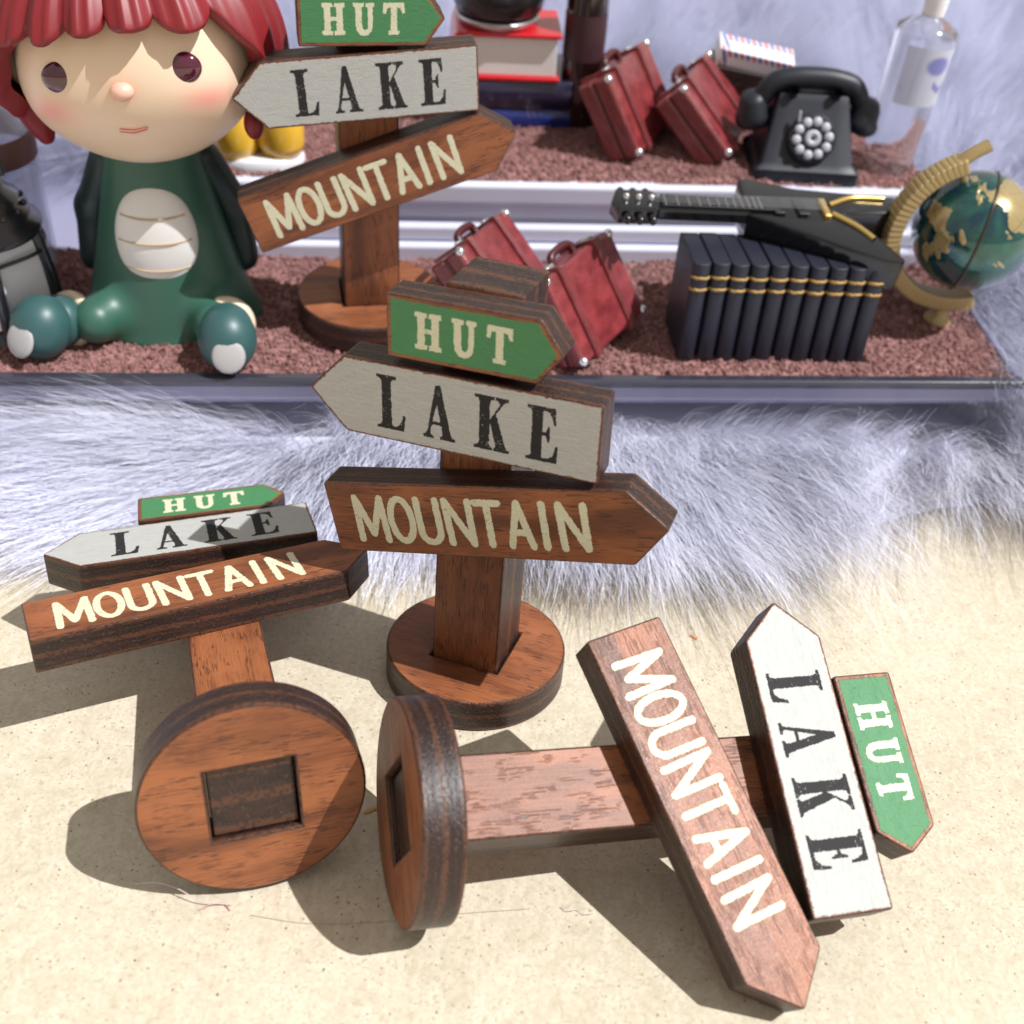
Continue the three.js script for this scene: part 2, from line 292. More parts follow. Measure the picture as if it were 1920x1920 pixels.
// ---------------------------------------------------------------- tabletop
{
  const t = textures(2048, 2048, (u, v, i, j) => {
    const x = u * 200, y = v * 200;
    const big = fbm(x * 0.045, y * 0.045, 3, 4), mid = fbm(x * 0.5, y * 0.5, 8, 4), grain = fbm(x * 2.2, y * 2.2, 13, 3);
    let c = mix3([0.515, 0.440, 0.318], [0.655, 0.582, 0.452], clamp(0.5 + 0.6 * (big - 0.5) + 0.9 * (mid - 0.5) + 1.0 * (grain - 0.5)));
    const fib = step(0.74, 0.82, noise(x * 1.7 + 3 * fbm(y * .2, x * .2, 4, 2), y * 0.55, 15)), brown = step(0.66, 0.80, fbm(x * 1.6 + 50, y * 1.9, 19, 3));
    c = mix3(c, [0.33, 0.235, 0.14], 0.30 * brown); c = mix3(c, [0.70, 0.63, 0.50], 0.30 * fib);
    c = mix3(c, [0.28, 0.20, 0.125], 0.35 * step(0.72, 0.86, noise(x * 3.3, y * 3.0, 91)) * step(0.4, 0.7, mid));
    const cx = Math.floor(x / 0.9), cy = Math.floor(y / 0.9), h = hash(cx, cy, 77);
    let pit = 0;
    if (h > 0.84) { const dx = x / 0.9 - cx - 0.3 - 0.4 * hash(cx, cy, 78), dy = y / 0.9 - cy - 0.3 - 0.4 * hash(cx, cy, 79), r = 0.07 + 0.17 * hash(cx, cy, 80) ** 2; pit = 1 - step(r * 0.6, r, Math.hypot(dx, dy * (0.7 + 0.6 * hash(cx, cy, 81)))); }
    c = mix3(c, h > 0.975 ? [0.06, 0.045, 0.04] : [0.26, 0.16, 0.085], 0.8 * pit);
    return [...c, 0.6 + 0.4 * (grain - 0.5) + 0.3 * (mid - 0.5) - 0.4 * pit, 0];
  });
  const g = new THREE.PlaneGeometry(2400, 2400, 1, 1).rotateX(-Math.PI / 2), uv = g.attributes.uv;
  for (let i = 0; i < uv.count; i++) uv.setXY(i, uv.getX(i) * 12, uv.getY(i) * 12);
  tag(mesh('tabletop', g, mat({ t, roughness: 0.62, bumpScale: 0.00008 }), scene), 'pale beige fibreboard tabletop with fine brown flecks', null, null, 'structure');
}

// ---------------------------------------------------------------- fur rug
const EDGE = [[-400, -64], [-110, -57], [-80, -62], [-62, -68], [-40, -73], [-14, -74], [4, -71], [14, -69], [33, -73], [50, -78], [64, -87], [84, -95], [110, -104], [160, -122], [400, -190]];
function edgeZ(x) { let i = 1; while (i < EDGE.length - 1 && EDGE[i][0] < x) i++; const [a, b] = [EDGE[i - 1], EDGE[i]]; return lerp(a[1], b[1], clamp((x - a[0]) / (b[0] - a[0]))) + 5 * (noise(x * 0.06, 3, 5) - 0.5); }
function rugY(x, z) { const d = edgeZ(x) - z; if (d < 0) return 0.4; return 0.4 + 11.5 * (1 - Math.exp(-d / 17)) + 0.10 * Math.max(0, d - 25) * Math.exp(-Math.max(0, d - 25) / 900) + 5 * (fbm(x * 0.02, z * 0.02, 7, 3) - 0.5) * clamp(d / 60); }
{
  const rug = thing('fur_rug', 'long-haired lavender white faux fur rug under the display tray', 'rug');
  const nx = 120, nz = 90, pos = [], idx = [];
  for (let j = 0; j <= nz; j++) for (let i = 0; i <= nx; i++) { const x = -460 + 920 * i / nx, z = edgeZ(x) - 760 * (j / nz) ** 1.6; pos.push(x, rugY(x, z), z); }
  for (let j = 0; j < nz; j++) for (let i = 0; i < nx; i++) { const a = j * (nx + 1) + i, b = a + 1, c = a + nx + 1; idx.push(a, b, c, b, c + 1, c); }
  const bg = new THREE.BufferGeometry(); bg.setAttribute('position', new THREE.Float32BufferAttribute(pos, 3)); bg.setIndex(idx); bg.computeVertexNormals();
  mesh('backing', bg, mat({ color: [0.66, 0.665, 0.80], roughness: 0.95 }), rug);
  const hair = mat({ color: [0.86, 0.87, 0.99], roughness: 0.55, specularIntensity: 0.6 });
  const inv = TRAY.clone().invert(), q = V(0, 0, 0);
  const variants = [], N = 4;                                          // four thick tufts, then four bundles of long loose strands
  for (let v = 0; v < 2 * N; v++) {
    const P = [], I = [], long = v >= N;
    for (let k = 0; k < (long ? 34 : 56); k++) {
      const a = R(0, 6.283), r = (long ? 2.2 : 2.9) * Math.sqrt(rnd()), rx = Math.cos(a) * r, rz = Math.sin(a) * r, len = long ? R(30, 50) : R(17, 29), a0 = long ? R(0.45, 0.75) : R(0.4, 0.8), a1 = long ? R(0.65, 1.0) : R(0.5, 0.95), sw = R(-0.16, 0.16), w = long ? R(0.035, 0.07) : R(0.05, 0.095), cl = R(0.3, 0.95), fa = R(0, 3.14);
      let y = -0.5, f = 0, s = 0; const n = long ? 7 : 5, base = P.length / 3;
      for (let i = 0; i <= n; i++) {
        const t = i / n, an = a0 + a1 * t, wd = w * (1 - 0.8 * t);
        const cx = rx * (1 - cl * t) + s, cz = rz * (1 - cl * t) + f, ox = Math.cos(fa) * wd, oz = Math.sin(fa) * wd * 0.5;
        P.push(cx - ox, y - oz * 0.3, cz - oz, cx + ox, y + oz * 0.3, cz + oz);
        y += Math.cos(an) * len / n; f += Math.sin(an) * len / n; s += Math.sin(sw * (1 + t)) * Math.sin(an) * len / n;
        if (i < n) { const b = base + i * 2; I.push(b, b + 1, b + 2, b + 1, b + 3, b + 2); }
      }
    }
    const g = new THREE.BufferGeometry(); g.setAttribute('position', new THREE.Float32BufferAttribute(P, 3)); g.setIndex(I); g.computeVertexNormals(); g.scale(MM, MM, MM);
    variants.push({ g, m: [] });
  }
  const m4 = new THREE.Matrix4(), up = V(0, 1, 0);
  const plant = (x, z, s, long = 0) => {
    const y = rugY(x, z);
    q.set(x * MM, (y + 6) * MM, z * MM).applyMatrix4(inv).multiplyScalar(1000);
    if (q.x > -108 && q.x < 124 && q.z > -84 && q.z < 21) return;
    const e = 1.5, nrm = V(rugY(x - e, z) - rugY(x + e, z), 2 * e, rugY(x, z - e) - rugY(x, z + e)).normalize().lerp(up, 0.45).normalize();
    const lean = x < 0 ? -0.35 * clamp(-x / 70) : 0.25 * Math.sin(x * 0.045), flow = lean + 1.7 * (fbm(x * 0.028, z * 0.012, 41, 2) - 0.5) + R(-0.13, 0.13);
    const f = V(Math.sin(flow), 0, Math.cos(flow)); f.addScaledVector(nrm, -f.dot(nrm)).normalize();
    const rx = V(0, 0, 0).crossVectors(nrm, f), sc = s * (0.78 + 0.5 * fbm(x * 0.05, z * 0.05, 51, 2)), low = x > -78 && x < 2 ? step(24, 6, edgeZ(x) - z) : 0, sy = (0.75 + 0.55 * noise(x * 0.05, z * 0.06, 61)) * (1 - 0.55 * low);
    m4.makeBasis(rx.multiplyScalar(sc), nrm.multiplyScalar(sc * sy), f.multiplyScalar(sc)).setPosition(x * MM, y * MM, z * MM);
    variants[Math.floor(rnd() * N) + long * N].m.push(m4.clone());
  };
  for (let x = -140; x < 175; x += 2.8) for (let d = 0; d < 62; d += 2.8) { const px = x + R(-1.4, 1.4); if (d < 14 && !(px > -80 && px < 2) && noise(px * 0.13, d * 0.03, 83) < 0.36) continue; plant(px, edgeZ(x) - d - R(0, 2), 1); }
  for (let x = -120; x < 150; x += 3.0) for (let d = 0; d < 36; d += 4.0) if (!(x > -80 && x < 20 && d < (x < 2 ? 22 : 10))) { const px = x + R(-1.3, 1.3); if (fbm(px * 0.11, d * 0.05, 71, 2) > 0.36) plant(px, edgeZ(x) - d - R(0, 3), R(0.75, 1.05), 1); }
  for (let z = -120; z > -560; z -= 7.6) { const w = 90 - z * 0.46; for (let x = -w; x < w; x += 7.6) { const xx = x + R(-3.6, 3.6), zz = z + R(-3.6, 3.6); if (zz < edgeZ(xx) - 58) plant(xx, zz, 1.9); } }
  for (const { g, m } of variants) {
    const im = new THREE.InstancedMesh(g, hair, m.length);
    const tint = new THREE.Color(); m.forEach((k, i) => { im.setMatrixAt(i, k); const b = 0.84 + 0.20 * rnd(); im.setColorAt(i, tint.setRGB(b, b * 0.995, b)); }); im.name = 'pile'; im.userData.kind = 'stuff'; im.castShadow = im.receiveShadow = true;
    rug.add(im);
  }
}

// ---------------------------------------------------------------- display tray, steps and gravel
{
  const tray = onTray(thing('display_tray', 'long grey lavender plastic tray holding the red gravel', 'tray'), [0, 0, 0]);
  const tm = mat({ color: [0.26, 0.255, 0.36], roughness: 0.32, clearcoat: 0.4 });
  mesh('bottom', rbox(226, 1.6, 100, 0.6, 14, -5.3, -28), tm, tray);
  mesh('front_wall', rbox(226, 4.6, 1.8, 0.8, 14, -2.6, 22.4), tm, tray);
  mesh('side_wall', rbox(1.8, 6.6, 100, 0.8, 127.4, -3.6, -28), tm, tray);
  mesh('side_wall', rbox(1.8, 6.6, 100, 0.8, -99.4, -3.6, -28), tm, tray);
  mesh('rim', rbox(227, 1.9, 2.6, 0.7, 14, -0.5, 22.6), mat({ color: [0.035, 0.033, 0.05], roughness: 0.22, clearcoat: 0.8 }), tray);
}
{
  const st = onTray(thing('stepped_riser', 'white lavender plastic riser stepping up at the back of the tray', 'display riser'), [0, 0, 0]);
  const wm = mat({ color: [0.66, 0.665, 0.80], roughness: 0.28, clearcoat: 0.3 });
  const x0 = -31, len = 153, bar = (h, d, y, z, r = 0.6) => rbox(len, h, d, r, x0 + len / 2, y, z);
  mesh('top_slab', bar(4.6, 52, 13.3, -52.2, 0.9), wm, st);
  mesh('riser_face', bar(6, 2, 9, -29.6, 0.3), wm, st);
  mesh('ledge', bar(3.5, 4, 4.7, -27.2, 0.8), wm, st);
  mesh('ledge', bar(4.4, 6, 0.6, -26.4, 0.8), wm, st);
}
const gravelT = textures(1024, 512, (u, v) => { const x = u * 120, y = v * 60, a = fbm(x * 1.1, y * 1.1, 3, 4), b = noise(x * 3.4, y * 3.4, 8), l = fbm(x * .12, y * .12, 5, 3); let c = mix3([0.13, 0.048, 0.044], [0.36, 0.18, 0.165], clamp(0.5 + 1.6 * (a - 0.5) + 0.7 * (b - 0.5) + 0.7 * (l - 0.5))); return [...c, clamp(a * 0.7 + b * 0.3), 0]; });
const gravelM = mat({ t: gravelT, roughness: 0.9, bumpScale: 0.0006 });
function gravel(label, x0, x1, z0, z1, y0, s, amp, clear) {
  const o = tag(onTray(thing('gravel', label, null), [0, 0, 0]), null, null, null, 'stuff');
  const nx = 220, nz = 70, pos = [], uv = [], idx = [], hy = (x, z) => y0 + amp * (fbm(x * 0.09, z * 0.11, s, 3) - 0.5) * 2 + 0.7 * (noise(x * 0.9, z * 0.9, s + 1) - 0.5) + 0.5 * (noise(x * 1.9, z * 1.9, s + 2) - 0.5) - clear(x, z);
  for (let j = 0; j <= nz; j++) for (let i = 0; i <= nx; i++) { const x = lerp(x0, x1, i / nx), z = lerp(z0, z1, j / nz); pos.push(x, hy(x, z), z); uv.push(x / 120, z / 60); }
  for (let j = 0; j < nz; j++) for (let i = 0; i < nx; i++) { const a = j * (nx + 1) + i, b = a + 1, c = a + nx + 1; idx.push(a, c, b, b, c, c + 1); }
  const g = new THREE.BufferGeometry(); g.setAttribute('position', new THREE.Float32BufferAttribute(pos, 3)); g.setAttribute('uv', new THREE.Float32BufferAttribute(uv, 2)); g.setIndex(idx); g.computeVertexNormals();
  mesh('gravel_bed', g, gravelM, o);
  const n = Math.round((x1 - x0) * (z1 - z0) * 2.6), c = new THREE.IcosahedronGeometry(0.34, 0); c.scale(MM, MM, MM);
  const im = new THREE.InstancedMesh(c, mat({ color: [1, 1, 1], roughness: 0.92, flatShading: true }), n), m = new THREE.Matrix4(), col = new THREE.Color();
  for (let i = 0; i < n; i++) {
    const x = R(x0 + 0.5, x1 - 0.5), z = R(z0, z1 - 0.3), k = R(0.4, 1.2) * (rnd() < 0.025 ? R(1.6, 2.6) : 1), t = clamp(rnd() * 0.6 + 0.55 * fbm(x * 0.25, z * 0.25, 31, 3));
    m.compose(V(x, hy(x, z) + 0.15, z).multiplyScalar(MM), new THREE.Quaternion().setFromEuler(new THREE.Euler(R(0, 6), R(0, 6), 0)), V(k * R(.7, 1.2), k, k * R(.7, 1.2)));
    im.setMatrixAt(i, m); im.setColorAt(i, col.setRGB(...mix3([0.10, 0.038, 0.034], [0.37, 0.19, 0.175], t)));
  }
  im.name = 'grains'; im.castShadow = im.receiveShadow = true; im.userData.kind = 'stuff'; o.add(im);
}
gravel('loose brick red gravel filling the lower tray around doll and signpost', -98, 126, -25, 21.6, -0.3, 3, 0.9, (x, z) => 0.4 * Math.exp(-((x * x + z * z) / 260)) + 0.6 * step(19.5, 21.6, z));
gravel('loose brick red gravel spread over the upper step under suitcases and telephone', -30, 121, -77, -28.2, 16.5, 9, 0.7, (x, z) => 0.9 * step(-31, -28.2, z));

// ---------------------------------------------------------------- seated doll (a plain vinyl doll)
function field(dist, lo, hi, n) {                                     // surface where dist(x, y, z) = 0, in mm
  const mc = new MarchingCubes(n, new THREE.MeshStandardMaterial(), false, false, 200000), c = lo.map((a, i) => (a + hi[i]) / 2), h = Math.max(...lo.map((a, i) => (hi[i] - a) / 2));
  for (let k = 0; k < n; k++) for (let j = 0; j < n; j++) for (let i = 0; i < n; i++) mc.field[i + j * n + k * n * n] = -dist(c[0] + (i - n / 2) / (n / 2) * h, c[1] + (j - n / 2) / (n / 2) * h, c[2] + (k - n / 2) / (n / 2) * h);
  mc.isolation = 0; mc.update();
  const g = new THREE.BufferGeometry();
  g.setAttribute('position', new THREE.BufferAttribute(mc.positionArray.slice(0, mc.count * 3), 3)); g.setAttribute('normal', new THREE.BufferAttribute(mc.normalArray.slice(0, mc.count * 3), 3));
  return g.scale(h, h, h).translate(...c);
}
const smin = (a, b, k) => { const h = clamp(0.5 + 0.5 * (b - a) / k); return lerp(b, a, h) - k * h * (1 - h); };
function capsule(p, a, b, r0, r1) { const d = [0, 1, 2].map((i) => b[i] - a[i]), q = [0, 1, 2].map((i) => p[i] - a[i]), t = clamp((q[0] * d[0] + q[1] * d[1] + q[2] * d[2]) / (d[0] ** 2 + d[1] ** 2 + d[2] ** 2)); return Math.hypot(q[0] - d[0] * t, q[1] - d[1] * t, q[2] - d[2] * t) - lerp(r0, r1, t); }
{
  const o = thing('seated_doll', 'seated vinyl doll with red hair and green romper on the red gravel', 'doll');
  const vinyl = (c, r = 0.42) => mat({ color: c, roughness: r, clearcoat: 0.12, clearcoatRoughness: 0.5 });
  const green = vinyl([0.030, 0.105, 0.072]), boot = vinyl([0.030, 0.090, 0.090]), cream = vinyl([0.76, 0.63, 0.46]), white = vinyl([0.74, 0.71, 0.68]), red = vinyl([0.21, 0.009, 0.014], 0.48);
  const body = field((x, y, z) => {
    const p = [x, y, z], t = clamp(y / 34), rx = lerp(17.2, 8.4, t ** 0.8), torso = (Math.hypot(x / rx, (z + 1) / (rx * 0.80)) - 1) * rx * 0.8;
    let d = Math.max(torso, y - 36, -1.5 - y);
    d = smin(d, capsule(p, [-7, 4, 2], [-12.5, 4.5, 11], 5.6, 4.3), 3); d = smin(d, capsule(p, [7, 4, 2], [9.5, 4.5, 12], 5.6, 4.3), 3);
    return d;
  }, [-22, -4, -18], [22, 40, 20], 76);
  mesh('romper', body, green, o);
  const sleeve = vinyl([0.009, 0.026, 0.027]);
  for (const [q, n] of [[-1, 36], [1, 36]]) mesh('sleeve', field((x, y, z) => smin(capsule([x, y, z], [q * 8.5, 30.5, -3.5], [q * 13, 20, -5], 3.3, 3.3), capsule([x, y, z], [q * 13, 20, -5], [q * 14.2, 10, -4], 3.3, 2.8), 1.5), [q * 12 - 13, 3, -14], [q * 12 + 13, 36, 12], n), sleeve, o);
  // oval tummy panel with two stitched seams
  const panel = mesh('tummy_panel', ball(1, 0, 18.4, 8.2, 7.4, 10.6, 3.4, 40), white, o); panel.rotation.x = -0.10;
  for (const y of [13.6, 19.0, 23.6]) mesh('seam', tube([-1, -.5, 0, .5, 1].map((a) => { const w = 7.0 * Math.sqrt(1 - ((y - 18.4) / 10.6) ** 2), x = a * w * 0.93; return [x, y - 0.5 * (1 - a * a), 8.22 + 3.42 * Math.sqrt(Math.max(0, 1 - (x / 7.4) ** 2 - ((y - 18.4 - 0.5 * (1 - a * a)) / 10.6) ** 2))]; }), 0.22, 24, 6), vinyl([0.50, 0.37, 0.22]), panel);
  // head
  const hg = new THREE.SphereGeometry(1, 96, 72), col = [], hp = hg.attributes.position;
  for (let i = 0; i < hp.count; i++) {
    let x = hp.getX(i), y = hp.getY(i), z = hp.getZ(i);
    const blush = z > 0 ? Math.max(...[-1, 1].map((s) => Math.exp(-(((x - s * 0.60) / 0.17) ** 2 + ((y + 0.30) / 0.12) ** 2)))) : 0, tipb = z > 0 ? Math.exp(-((x / 0.10) ** 2 + ((y + 0.13) / 0.09) ** 2)) : 0;
    col.push(...mix3([0.80, 0.60, 0.43], [0.78, 0.25, 0.20], clamp(0.75 * blush + 0.5 * tipb)));
    const chub = 1 + 0.06 * Math.exp(-(((Math.abs(x) - 0.62) / 0.3) ** 2 + ((y + 0.35) / 0.3) ** 2));
    hp.setXYZ(i, x * 20.3 * chub, y * 18.0, z * 18.6 * chub);
  }
  hg.setAttribute('color', new THREE.Float32BufferAttribute(col, 3)); hg.computeVertexNormals();
  const skin = mat({ color: [1, 1, 1], roughness: 0.40, clearcoat: 0.12, clearcoatRoughness: 0.5 }); skin.vertexColors = true;
  const head = mesh('head', hg, skin, o);
  head.position.set(0.5 * MM, 51 * MM, 0.5 * MM); head.rotation.set(-0.17, -0.02, 0.10);
  const eyeM = mat({ color: [0.075, 0.006, 0.022], roughness: 0.12, clearcoat: 1 }), surf = (x, y) => 18.6 * Math.sqrt(Math.max(0, 1 - (x / 20.3) ** 2 - (y / 18) ** 2));
  for (const s of [-1, 1]) {
    mesh('eye', ball(1, s * 9.4, -0.2, surf(9.4, 0.2) - 0.75, 3.3, 2.6, 1.5).rotateY(0), eyeM, head);
    mesh('ear', ball(1, s * 20.3, 0.5, 0.5, 2.2, 4.2, 2.8), vinyl([0.80, 0.60, 0.43]), head);
  }
  mesh('nose', ball(1, 0, -2.6, 18.7, 1.9, 1.5, 1.7), vinyl([0.79, 0.46, 0.34]), head);
  mesh('mouth', tube([[-2.2, -9.0, surf(2.2, 9.0) + 0.35], [0, -9.4, surf(0, 9.4) + 0.35], [2.2, -9.0, surf(2.2, 9.0) + 0.35]], 0.26, 16, 6), vinyl([0.42, 0.14, 0.10]), head);
  // moulded hair: a cap whose lower rim is cut into rounded locks
  const nphi = 240, nt = 44, P = [], I = [];
  for (let j = 0; j <= nt; j++) for (let i = 0; i <= nphi; i++) {
    const ph = i / nphi * Math.PI * 2, front = Math.cos(ph), lock = 15 * ph / (Math.PI * 2) + 0.45 * Math.sin(ph * 2 + 0.6) - 0.45 * Math.sin(0.6), fr = lock - Math.floor(lock), bump = Math.sin(Math.PI * fr);
    const side = Math.exp(-(((Math.abs(ph > Math.PI ? ph - 2 * Math.PI : ph) - 1.45) / 0.36) ** 2));
    const rim = (lerp(106, 69, step(-0.15, 0.75, front)) + 18 * side + 11 * Math.sqrt(bump) - 5 + 9 * (hash(Math.floor(lock) % 15, 3, 9) - 0.5) * bump) * Math.PI / 180;
    const t = Math.min(1, j / (nt - 7)), inn = Math.max(0, j - (nt - 7)) / 7, th = rim * (t - 0.0 * inn) + 0.03 * Math.sin(inn * Math.PI) - 0.10 * Math.max(0, inn - 0.5);
    const thick = (1.20 + 0.085 * (bump - 0.5) * t + 0.02 * Math.sin(fr * 19) * t * bump) * lerp(1, 0.86, inn ** 1.6);
    P.push(20.3 * thick * Math.sin(th) * Math.sin(ph), 18.4 * thick * Math.cos(th), 18.9 * thick * Math.sin(th) * Math.cos(ph));
  }
  for (let j = 0; j < nt; j++) for (let i = 0; i < nphi; i++) { const a = j * (nphi + 1) + i, c = a + nphi + 1; I.push(a, c, a + 1, a + 1, c, c + 1); }
  const cap = new THREE.BufferGeometry(); cap.setAttribute('position', new THREE.Float32BufferAttribute(P, 3)); cap.setIndex(I); cap.computeVertexNormals();
  mesh('hair', cap, red, head);
  mesh('lock', ball(1, 17.6, -12.6, 3.5, 1.7, 2.6, 1.9), red, head);
  // boots with cream cuffs and sole dots
  for (const [x, z, yaw, pitch] of [[-20.4, 13.5, -0.55, -0.42], [12.2, 17.0, 0.12, -0.34]]) {
    const b = mesh('boot', [ball(1, 0, 0.2, 2.2, 5.4, 6.0, 5.4, 32), ball(1, 0, 1.0, -2.2, 4.9, 5.0, 4.4, 32)], boot, o);
    b.position.set(x * MM, 4.6 * MM, z * MM); b.rotation.set(pitch, yaw, 0, 'YXZ');
    mesh('cuff', new THREE.TorusGeometry(4.1, 1.35, 12, 36).translate(0, 1.2, -5.4), cream, b);
    mesh('sole_dot', ball(1, 0, -2.0, 7.0, 3.0, 3.2, 0.8), vinyl([0.42, 0.40, 0.39]), b);
  }
  onTray(o, [-38.6, -0.2, -1.0], [1, 0, 0]);
}

// ---------------------------------------------------------------- left edge: lantern, jar bottle, yellow ornament
{
  const o = thing('black_lantern', 'small black lantern with pale panes at the left edge beside the doll', 'lantern');
  const iron = mat({ color: [0.012, 0.012, 0.018], roughness: 0.28, clearcoat: 0.6 });
  mesh('base', lathe([[0, 0], [10.5, 0], [11, 0.8], [10.6, 2.2], [9, 3], [8.6, 4], [0, 4]], 32), iron, o);
  const glass = mat({ color: [0.74, 0.74, 0.80], roughness: 0.35 });
  for (let k = 0; k < 6; k++) {                                       // six leaning panes between chunky uprights
    const a = (k + 0.5) / 6 * 6.283 + 0.2, p = mesh('pane', rbox(8.4, 13.4, 0.5, 0.2), glass, o);
    p.position.set(Math.sin(a) * 8.1 * MM, 10.4 * MM, Math.cos(a) * 8.1 * MM); p.rotation.set(-0.10, a, 0, 'YXZ');
    const b = k / 6 * 6.283 + 0.2, at2 = (r, y) => [Math.sin(b) * r, y, Math.cos(b) * r];
    mesh('upright', tube([at2(10.4, 2.5), at2(10.3, 8), at2(9.6, 13), at2(8.6, 18)], 0.95, 16, 8), iron, o);
  }
  mesh('pane_rail', tube([...Array(7)].map((_, k) => { const b = k / 6 * 6.283 + 0.2; return [Math.sin(b) * 9.6, 14.6, Math.cos(b) * 9.6]; }), 0.35, 48, 6), iron, o);
  mesh('lid', lathe([[9.4, 17.2], [9.6, 18.2], [8.0, 19.4], [8.2, 20.4], [6.6, 21.6], [6.8, 22.6], [5.0, 24], [4.6, 25.6], [2.4, 27], [0, 27.6]], 32), iron, o);
  for (let k = 0; k < 14; k++) { const a = k / 14 * 6.283; mesh('stud', ball(0.55, Math.cos(a) * 7.3, 21.3, Math.sin(a) * 7.3), iron, o); }
  mesh('handle', tube([[-5, 26, 0], [-4, 33, 0], [0, 35, 0], [4, 33, 0], [5, 26, 0]], 0.5, 24, 8), iron, o);
  onTray(o, [-71.0, -1.6, 1.0], [10, 0, 0]); o.scale.multiplyScalar(1.15);
}
{
  const o = thing('glass_jar', 'greyish clear glass bottle with a brown band behind the black lantern', 'bottle');
  mesh('glass', lathe([[0, 0.4], [8.6, 0], [9.6, 1], [9.6, 27], [9.2, 30], [6.5, 34], [3.6, 36], [3.2, 37], [3.2, 42], [2.4, 42], [2.4, 36.8], [5.6, 33.2], [8.4, 29.6], [8.8, 27], [8.8, 1.6], [0, 1.2]], 48), mat({ color: [0.86, 0.87, 0.92], roughness: 0.12, transmission: 0.85, thickness: 0, ior: 1.45 }), o);
  mesh('band', lathe([[9.72, 24.6], [9.78, 26], [9.78, 29], [9.5, 30]], 48), mat({ color: [0.17, 0.085, 0.075], roughness: 0.5 }), o);
  mesh('cap', lathe([[3.5, 39.5], [3.6, 44], [3.2, 44.8], [0, 45]], 32), mat({ color: [0.42, 0.36, 0.32], metalness: 0.6, roughness: 0.3 }), o);
  onTray(o, [-73.5, -0.5, -17.5], [0, 0, 0]);
}
{
  const o = thing('yellow_ornament', 'glossy yellow ornament of two rounded lobes behind the doll shoulder', 'ornament');
  const y = mat({ color: [0.80, 0.47, 0.045], roughness: 0.22, clearcoat: 0.7 });
  for (const [x, tilt, h] of [[-4.2, 0.12, 17], [4.4, -0.03, 16]]) { const m = mesh('lobe', lathe([[0, 0], [4.2, 0.2], [5.0, 3], [4.9, 7], [4.1, 11], [3.6, h - 3], [2.6, h - 0.8], [0, h]], 32), y, o); m.position.set(x * MM, 2 * MM, 0); m.rotation.z = tilt; }
  mesh('base', lathe([[0, -0.5], [7.5, -0.5], [8.5, 0.4], [8.2, 2.2], [7, 3], [0, 3.2]], 36).scale(1.1, 1, 0.7), mat({ color: [0.78, 0.78, 0.80], roughness: 0.3 }), o);
  onTray(o, [-23.0, 15.4, -35], [0, 0, 2]);
}

// ---------------------------------------------------------------- stack of books, black pot, dark bottle, striped box
function book(label, w, h, d, cover, group, p, deg) {
  const o = thing('book', label, 'book', group), c = mat({ color: cover, roughness: 0.28, clearcoat: 0.5 });
  mesh('cover', rbox(w, 1.0, d, 0.4, 0, 0.5, 0), c, o); mesh('cover', rbox(w, 1.0, d, 0.4, 0, h - 0.5, 0), c, o);
  const sp = new THREE.CylinderGeometry(h / 2, h / 2, d, 24, 1, false, Math.PI, Math.PI).rotateX(Math.PI / 2).scale(0.35, 1, 1).translate(-w / 2 + 0.5, h / 2, 0);
  mesh('spine', sp, c, o);
  mesh('page_block', rbox(w - 1.8, h - 1.9, d - 2.2, 0.3, 0, h / 2, 0), mat({ color: [0.78, 0.76, 0.74], roughness: 0.6 }), o);
  return onTray(o, p, deg);
}
book('blue book at the bottom of the three-book stack behind the standing signpost', 18, 5.2, 25, [0.010, 0.022, 0.16], 'books stacked on the upper step', [32.6, 15.4, -63], [94, 0, 0]);
book('dark navy book between the red book and the blue book', 18, 6.4, 24, [0.014, 0.011, 0.042], 'books stacked on the upper step', [32.4, 20.7, -63], [91, 0, 0]);
book('bright red book with white pages on top of the stack', 23, 10.4, 17, [0.56, 0.008, 0.018], 'books stacked on the upper step', [30.2, 27.2, -62], [-2, 0, 0]);
{
  const o = thing('black_pot', 'black rounded pot with silvery foot rim standing on the red book', 'pot');
  mesh('body', lathe([[0, 0.8], [7, 0.8], [9.6, 3.2], [10.6, 7], [10.2, 12], [8.6, 16], [8.9, 17.5], [8.0, 17.5], [7.6, 15.8], [0, 15.4]], 48), mat({ color: [0.010, 0.010, 0.011], roughness: 0.34, clearcoat: 0.3 }), o);
  mesh('foot_rim', lathe([[6.2, 0], [8.4, 0], [9.2, 1.4], [8.9, 2.1], [7.2, 1.0], [6.2, 0]], 48), mat({ color: [0.62, 0.62, 0.62], metalness: 0.85, roughness: 0.3 }), o);
  onTray(o, [27.8, 37.7, -62]);
}
{
  const o = thing('dark_bottle', 'tall dark brown glass bottle between the red book and the suitcases', 'bottle');
  mesh('glass', lathe([[0, 0], [4.2, 0], [4.6, 0.6], [4.6, 30], [4.2, 33], [2.0, 37], [1.7, 39], [1.7, 46], [2.0, 46.2], [2.0, 48], [0, 48]], 40), mat({ color: [0.018, 0.006, 0.006], roughness: 0.14, clearcoat: 0.8 }), o);
  mesh('label_band', lathe([[4.66, 16], [4.66, 26]], 40), mat({ color: [0.055, 0.02, 0.025], roughness: 0.5 }), o);
  onTray(o, [47.0, 15.5, -58.5]);
}
